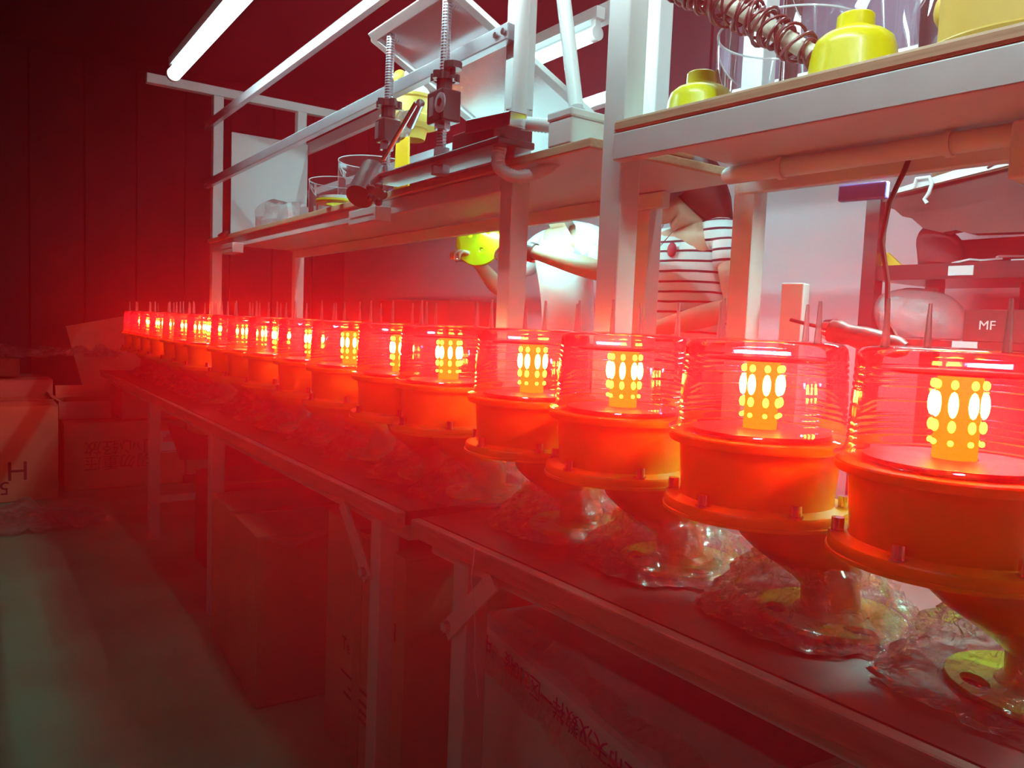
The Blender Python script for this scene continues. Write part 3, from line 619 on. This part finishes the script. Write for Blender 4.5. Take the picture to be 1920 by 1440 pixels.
# dark crate by the back wall seen between posts
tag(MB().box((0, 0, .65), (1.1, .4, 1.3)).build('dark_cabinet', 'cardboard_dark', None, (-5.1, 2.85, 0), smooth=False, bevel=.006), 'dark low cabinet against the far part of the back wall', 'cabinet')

# ------------------------------------------------------------------ people
def skin_mesh(name, verts, edges, mat, root=0, sub=2):
    me = bpy.data.meshes.new(name); me.from_pydata([v[:3] for v in verts], edges, []); me.update()
    o = bpy.data.objects.new(name + '_tmp', me); col.objects.link(o)
    sk = o.modifiers.new('skin', 'SKIN'); sk.use_smooth_shade = True
    ss = o.modifiers.new('sub', 'SUBSURF'); ss.levels = sub; ss.render_levels = sub
    sd = me.skin_vertices[0].data
    for i, v in enumerate(verts):
        r = v[3]; sd[i].radius = r if isinstance(r, tuple) else (r, r); sd[i].use_root = (i == root)
    dg = bpy.context.evaluated_depsgraph_get(); m2 = bpy.data.meshes.new_from_object(o.evaluated_get(dg))
    bpy.data.objects.remove(o); m2.materials.clear(); m2.materials.append(MATS[mat])
    for p in m2.polygons: p.use_smooth = True
    return m2
def obj_from(me, name, parent):
    o = bpy.data.objects.new(name, me); col.objects.link(o); o.parent = parent; return o
def person(label, pelvis, chest, neck, head, face, shoulders, elbows, wrists, hands, mats, sleeve_u=0.55, watch=None):
    skin, shirt = mats
    t = thing('person', label, 'person', (0, 0, 0))
    P = [V(p) for p in (pelvis, chest, neck, head)]
    fdir = V(face).normalized()
    vs = []; es = []
    def av(p, r): vs.append((*p, r)); return len(vs) - 1
    i0 = av(P[0], (.15, .11)); i1 = av(P[0].lerp(P[1], .5), (.125, .09)); i2 = av(P[1], (.115, .085)); i3 = av(P[1].lerp(P[2], .75), (.078, .070))
    i4 = av(P[2], .05); i5 = av(P[2].lerp(P[3], .45), .052); i6 = av(P[3], (.078, .088)); i7 = av(P[3] + (P[3] - P[2]).normalized() * .085, (.06, .065))
    es += [(i0, i1), (i1, i2), (i2, i3), (i3, i4), (i4, i5), (i5, i6), (i6, i7)]
    ch = av(P[3] + fdir * .05 - (P[3] - P[2]).normalized() * .07, .035); es.append((i6, ch))
    for S_, E_, W_, H_ in zip(shoulders, elbows, wrists, hands):
        S_, E_, W_, H_ = V(S_), V(E_), V(W_), V(H_)
        a = av(S_, .052); b_ = av(S_.lerp(E_, .5), .046); c = av(E_, .040); d = av(E_.lerp(W_, .35), .040); e = av(W_, .026)
        hd = (H_ - W_).normalized(); pl = av(W_ + hd * .05, (.036, .018)); es += [(i3, a), (a, b_), (b_, c), (c, d), (d, e), (e, pl)]
        sd = hd.cross(V((0, 0, 1))).normalized(); curl = V((0, 0, -1))
        kn = av(W_ + hd * .085, (.038, .014)); es.append((pl, kn))
        for q in range(4):
            off = (q - 1.5) * .019; L = (.034, .040, .038, .030)[q]
            base = W_ + hd * .088 + sd * off; f1 = base + hd * L + curl * .008; f2 = f1 + hd * L * .6 + curl * L * .6; f3 = f2 + curl * L * .6
            ia = av(base, .0095); ib = av(f1, .0088); ic = av(f2, .0082); id_ = av(f3, .007); es += [(kn, ia), (ia, ib), (ib, ic), (ic, id_)]
        tb = av(W_ + hd * .035 + sd * .04, .011); tc_ = av(W_ + hd * .065 + sd * .055 + curl * .012, .0095); td = av(W_ + hd * .09 + sd * .05 + curl * .03, .008); es += [(pl, tb), (tb, tc_), (tc_, td)]
    for s_ in (-1, 1):
        hp = P[0] + V((s_ * .085, 0, -.06)); kn_ = V((hp.x, hp.y + .0, .48)); an = V((hp.x, hp.y + .02, .09)); toe = V((hp.x, hp.y - .14, .035))
        a = av(hp, .085); b_ = av(kn_, .055); c = av(an, .04); d = av(toe, .03); es += [(i0, a), (a, b_), (b_, c), (c, d)]
    body = obj_from(skin_mesh('body', vs, es, skin), 'body', t)
    # shirt
    vs = []; es = []
    j0 = av(P[0] + V((0, 0, -.02)), (.175, .13)); j1 = av(P[0].lerp(P[1], .5), (.15, .112)); j2 = av(P[1], (.168, .122)); j3 = av(P[1].lerp(P[2], .66), (.090, .078))
    es += [(j0, j1), (j1, j2), (j2, j3)]
    for S_, E_ in zip(shoulders, elbows):
        S_, E_ = V(S_), V(E_); a = av(S_ + V((0, 0, .004)), .066); b_ = av(S_.lerp(E_, sleeve_u * .6), .064); c = av(S_.lerp(E_, sleeve_u), .064); es += [(j3, a), (a, b_), (b_, c)]
    sh = obj_from(skin_mesh('shirt', vs, es, shirt), 'shirt', t)
    # trousers
    vs = []; es = []; k0 = av(P[0] + V((0, 0, .02)), (.165, .125))
    for s_ in (-1, 1):
        hp = P[0] + V((s_ * .085, 0, -.06)); a = av(hp, .098); b_ = av((hp.x, hp.y, .48), .07); c = av((hp.x, hp.y + .02, .10), .06); es += [(k0, a), (a, b_), (b_, c)]
    obj_from(skin_mesh('trousers', vs, es, 'trousers'), 'trousers', t)
    # face and hair
    up = (P[3] - P[2]).normalized(); rt = fdir.cross(up).normalized(); up = rt.cross(fdir); c = P[3]
    for s_ in (-1, 1):
        MB().sphere(c + fdir * .075 + rt * s_ * .032 + up * .012, .011, 10, 7).build('eye', 'paper', t)
        MB().sphere(c + rt * s_ * .083 - fdir * .008, .03, 12, 8, (.45, .8, 1.0)).build('ear', skin, t)
    MB().tube([c + fdir * .078 + up * .02, c + fdir * .098 - up * .018, c + fdir * .082 - up * .03], [.008, .014, .008], 8).build('nose', skin, t)
    MB().tube([c + fdir * .078 - up * .052 - rt * .022, c + fdir * .085 - up * .052, c + fdir * .078 - up * .052 + rt * .022], [.004, .008, .004], 8).build('mouth', 'lips', t)
    hr = MB().sphere((0, 0, 0), .103, 24, 14, (1, 1, 1.08))
    R = Matrix((rt, fdir, up)).transposed()
    pts = []
    for p in hr.v:
        p = V(p)
        if p.y > .045 and p.z < .06: p.y = .045 - .02
        if p.z < -.05: p.z = -.05 - (p.z + .05) * .2
        pts.append(tuple(R @ p + c - fdir * .014 + up * .018))
    hr.v = pts
    hair = hr.build('hair', 'hair', t, ang=60)
    return t, c, fdir, up, rt
t1, c1, f1, u1, rt1 = person('person in a white T-shirt behind the far bench holding a yellow lamp part',
    (-2.47, 2.02, .93), (-2.49, 2.0, 1.36), (-2.47, 1.95, 1.545), (-2.46, 1.86, 1.68), (-.35, -.75, -.55),
    [(-2.30, 1.96, 1.49), (-2.66, 2.0, 1.49)], [(-2.07, 1.84, 1.345), (-2.86, 1.92, 1.30)], [(-2.40, 1.73, 1.435), (-2.76, 1.74, 1.40)], [(-2.56, 1.70, 1.455), (-2.74, 1.62, 1.45)],
    ('skin', 'shirt_white'))
w_ = MB().lathe([(.031, -.014), (.0335, -.012), (.0335, .012), (.031, .014)], 20)
wd = (V((-2.40, 1.73, 1.435)) - V((-2.07, 1.84, 1.345))).normalized()
wo = w_.build('wristwatch', 'black_plastic', None, tuple(V((-2.40, 1.73, 1.435)) - wd * .025)); wo.rotation_euler = wd.to_track_quat('Z', 'Y').to_euler()
tag(wo, 'black wristwatch worn by the person in white', 'watch')
MB().box((0, -.036, 0), (.028, .01, .03)).build('watch_case', 'black_metal', wo, smooth=False, bevel=.003)
hp = thing('lamp_cover', 'round yellow lamp cover with holes held by the person in white', 'lamp base', (-2.70, 1.70, 1.475))
o = flat_cut('disc', [circ(.092, 44), circ(.011, 14, (-.035, .03)), circ(.011, 14, (.015, -.028)), circ(.011, 14, (.04, .045))], .012, 'yellow_lemon', hp, (0, 0, 0), (PI / 2 - .15, 0, .75), bevel=.003)
MB().lathe([(.080, 0), (.075, .03), (.05, .05), (.04, .09), (0, .09)], 36).build('cone', 'yellow_lemon', hp, (0, 0, 0), (-PI / 2 - .15, 0, .75))
tag(MB().sphere((0, 0, 0), .03, 12, 8, (.8, .8, 1.3)).build('white_rag', 'paper', None, (-2.80, 1.71, 1.51)), 'small white rag beside the yellow lamp cover', 'rag')

t2, c2, f2, u2, rt2 = person('person in a striped T-shirt with tied dark hair bending over the bench',
    (-1.86, 2.06, .93), (-1.83, 2.02, 1.33), (-1.785, 1.94, 1.49), (-1.845, 1.86, 1.585), (-.62, -.5, -.6),
    [(-1.655, 1.98, 1.47), (-2.02, 1.98, 1.44)], [(-1.57, 1.93, 1.23), (-2.07, 1.90, 1.20)], [(-1.80, 1.78, 1.145), (-2.0, 1.74, 1.10)], [(-1.90, 1.74, 1.13), (-1.97, 1.66, 1.09)],
    ('skin_two', 'shirt_striped'), sleeve_u=0.5)
hb_ = c2 - f2 * .07 + u2 * .01
MB().tube([hb_ + V((.0, .02, .04)), hb_ + V((.03, .03, .03)), hb_ + V((.06, .05, -.01)), hb_ + V((.10, .08, -.08)), hb_ + V((.13, .11, -.15))], [.06, .085, .08, .055, .02], 16).build('ponytail', 'hair', t2, ang=60)
def chain(t, pts): MB().tube(pts, .0018, 6).build('necklace', 'chrome', t)
chain(t2, [(-1.85, 1.885, 1.50), (-1.875, 1.87, 1.45), (-1.86, 1.865, 1.41), (-1.82, 1.87, 1.45), (-1.79, 1.89, 1.49)])
MB().sphere((-1.80, 1.878, 1.415), .022, 12, 8, (.9, .35, 1.1)).build('shirt_motif', 'red_motif', t2)

# ------------------------------------------------------------------ boxes under and beyond the benches
def carton(label, x0, x1, y0, y1, z0, z1, mat='cardboard', rz=0.0, tape=None, bev=.004):
    cx_, cy_ = (x0 + x1) / 2, (y0 + y1) / 2
    t = thing('carton', label, 'box', (cx_, cy_, z0), rz)
    w, d, h = x1 - x0, y1 - y0, z1 - z0
    MB().box((0, 0, h / 2), (w, d, h - .006)).build('body', mat, t, smooth=False, bevel=bev)
    for s_ in (-1, 1): MB().box((s_ * w / 4, 0, h - .0), (w / 2 - .003, d, .006)).build('flap', mat, t, smooth=False)
    MB().box((0, 0, h + .0035), (.05, d + .002, .001)).build('tape', 'tape', t, smooth=False)
    return t, w, d, h
XR = (PI / 2, 0, PI / 2)      # text on a +X face
XRU = (PI / 2, PI, PI / 2)    # the same, upside down
t, w, d, h = carton('brown carton with a large printed H at the far left of the floor', -5.85, -5.29, -.16, .42, 0, .56)
text('lettering', 'H', .16, 'ink_dark', t, (w / 2 + .001, .083, .19), XRU); text('lettering', '50', .11, 'ink_dark', t, (w / 2 + .001, -.01, .09), XRU)
t, w, d, h = carton('brown carton with upside-down red-brown writing beyond the bench end', -6.0, -5.47, .465, 1.17, 0, .425)
text('lettering', '切勿重压', .10, 'ink_dark', t, (w / 2 + .001, -.045, .175), XRU); text('lettering', '小心轻放', .10, 'ink_dark', t, (w / 2 + .001, -.045, .27), XRU)
lbm = MB().box((w / 2 + .001, .26, .285), (.002, .155, .145)).build('shipping_label', 'paper', t, smooth=False)
MB().box((w / 2 + .0025, .25, .30), (.001, .07, .035)).box((w / 2 + .0025, .25, .325), (.001, .03, .02)).build('label_print', 'grey_print', lbm, smooth=False)
MB().box((w / 2 + .0025, .26, .222), (.001, .13, .008)).build('label_print', 'grey_print', lbm, smooth=False)
t, w, d, h = carton('brown carton with fragile goods writing partly hidden by the bench legs', -6.0, -5.46, 1.18, 1.78, .05, .425)
text('lettering', '易碎\n物品', .12, 'ink_dark', t, (w / 2 + .001, .02, .19), XRU)
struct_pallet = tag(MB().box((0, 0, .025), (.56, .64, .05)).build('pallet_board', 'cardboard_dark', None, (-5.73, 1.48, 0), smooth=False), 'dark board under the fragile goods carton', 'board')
t, w, d, h = carton('dark brown carton stacked on the carton with the shipping label', -6.05, -5.55, .80, 1.35, .432, .70, 'cardboard_grey')
t, w, d, h = carton('wide grey carton behind the carton with the printed H', -6.5, -5.92, -.3, .44, 0, .66, 'cardboard_grey')
tag(MB().box((0, 0, 0), (.012, .42, .66)).build('cardboard_sheet', 'cardboard_grey', None, (-6.22, .82, .74), (.22, -.1, .1), smooth=False), 'purple grey cardboard sheet leaning at the far end of the bench', 'cardboard')
oc = thing('open_carton', 'open carton with raised flaps left of the bench end', 'box', (-5.78, .60, .432))
for (c_, d_, r_) in (((0, 0, .06), (.3, .30, .11), None), ((.155, .02, .13), (.10, .29, .006), (0, -.5, 0)), ((-.14, 0, .15), (.10, .29, .006), (0, 1.0, 0)), ((0, -.16, .13), (.29, .09, .006), (-.6, 0, 0))):
    MB().box(c_, d_, r_).build('body' if r_ is None else 'flap', 'cardboard_grey' if r_ is None else 'cardboard', oc, smooth=False)
tag(MB().box((0, 0, 0), (.3, .42, .12)).build('black_case', 'cardboard_dark', None, (-6.15, .05, .74), smooth=False, bevel=.006), 'flat black case on top of the wide grey carton', 'case')
def sheet(name, label, c, sx, sy, amp, seed, mat='film', n=34):
    b = MB(); ps = []
    for i in range(n):
        for j in range(n):
            u, v_ = i / (n - 1) - .5, j / (n - 1) - .5; q = V((u * 6 + seed, v_ * 6, seed))
            ps.append((c[0] + u * sx + noise.noise(q * 1.3) * .04, c[1] + v_ * sy + noise.noise(q + V((7, 0, 0))) * .04, c[2] + amp * abs(noise.noise(q)) + amp * .5 * abs(noise.noise(q * 2.5))))
    b.add(ps, [(i * n + j, i * n + j + 1, (i + 1) * n + j + 1, (i + 1) * n + j) for i in range(n - 1) for j in range(n - 1)])
    return tag(b.build(name, mat, None, ang=18), label, 'plastic')
sheet('plastic_sheet', 'crumpled clear plastic sheet on the green floor in front of the cartons', (-4.75, .16, .004), .55, .85, .09, 3)
sheet('plastic_sheet', 'crumpled clear plastic sheet over the stacked cartons at far left', (-6.15, .35, .81), .6, 1.0, .10, 9)
t, w, d, h = carton('tall brown carton under the bench with a crumpled flap corner', -2.80, -2.17, .68, 1.25, 0, .51, 'cardboard', -.05)
MB().tube([(w / 2 + .002, -d / 2 + .02, h), (w / 2 + .012, -d / 2 + .10, h - .03), (w / 2 + .006, -d / 2 + .22, h + .01)], .008, 6).build('flap_fold', 'cardboard_grey', t)
t, w, d, h = carton('tallest brown carton under the bench with printed and handwritten marks', -1.98, -1.49, .79, 1.3, 0, .62, 'cardboard', -.03)
YR = (PI / 2, 0, 0)
text('lettering', 'Te', .05, 'ink_dark', t, (-.09, -d / 2 - .001, .30), YR)
for (px_, pz_, pw_) in ((.0, .225, .24), (.03, .195, .20), (.01, .172, .22), (.04, .150, .16)):
    MB().box((px_, -d / 2 - .001, pz_), (pw_, .001, .007)).build('print_line', 'ink_dark', t, smooth=False)
text('lettering', '.453/1/', .06, 'ink_dark', t, (.13, -d / 2 - .001, .42), (PI / 2, -.25, 0))
MB().box((-.02, -d / 2 - .001, h / 2), (.05, .002, h - .02)).build('side_tape', 'tape', t, smooth=False)
# black rubbish between the legs
b = MB().sphere((0, 0, 0), .22, 24, 14, (1.2, .9, .9), nz=.5, nsc=6); b.v = [(x_, y_, max(z_, -.17)) for x_, y_, z_ in b.v]
tag(b.build('dark_bag', 'cloth_dark', None, (-4.6, 1.35, .175), ang=20), 'dark rumpled bag under the far bench by the fragile carton', 'bag')
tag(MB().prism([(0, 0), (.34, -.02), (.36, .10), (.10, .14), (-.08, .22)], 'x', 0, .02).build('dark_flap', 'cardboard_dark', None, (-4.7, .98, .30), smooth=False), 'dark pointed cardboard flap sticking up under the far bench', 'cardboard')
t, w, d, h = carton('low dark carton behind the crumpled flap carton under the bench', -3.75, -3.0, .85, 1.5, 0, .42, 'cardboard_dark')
# foam box with handwriting
fb = thing('foam_box', 'white foam box with purple handwriting under the near bench', 'box', (-1.05, 1.08, 0), math.radians(-8.5))
MB().box((0, 0, .22), (.76, .40, .44)).build('body', 'foam', fb, smooth=False, bevel=.02)
MB().box((0, 0, .465), (.77, .41, .05)).build('lid', 'foam', fb, smooth=False, bevel=.015)
text('handwriting', '江市天汉数祥一区210楼', .046, 'ink_purple', fb, (.04, -.2065, .455), (PI / 2, PI, 0))
text('handwriting', '中国', .046, 'ink_purple', fb, (-.31, -.2065, .455), (PI / 2, PI, 0))
text('handwriting', '木', .09, 'ink_dark', fb, (.27, -.2015, .36), (PI / 2, PI, 0))
b = MB()
n = 30; ps = []
for i in range(n):
    for j in range(8):
        u, v_ = i / (n - 1), j / 7; q = V((u * 9, v_ * 3, 5))
        ps.append((-.40 + .80 * u, -.225 + .08 * v_ * v_ + .012 * noise.noise(q), .40 + .115 * v_ + .02 * noise.noise(q * 1.7)))
b.add(ps, [(i * 8 + j, i * 8 + j + 1, (i + 1) * 8 + j + 1, (i + 1) * 8 + j) for i in range(n - 1) for j in range(7)])
b.build('wrap_film', 'film', fb, ang=25)
tag(MB().tube([(-1.13, .727, .753), (-1.13, .722, .70), (-1.125, .73, .62), (-1.13, .735, .55), (-1.12, .74, .48)], .0012, 5).build('loose_thread', 'ink_pale', None), 'thin loose thread hanging from the bench edge', 'thread')
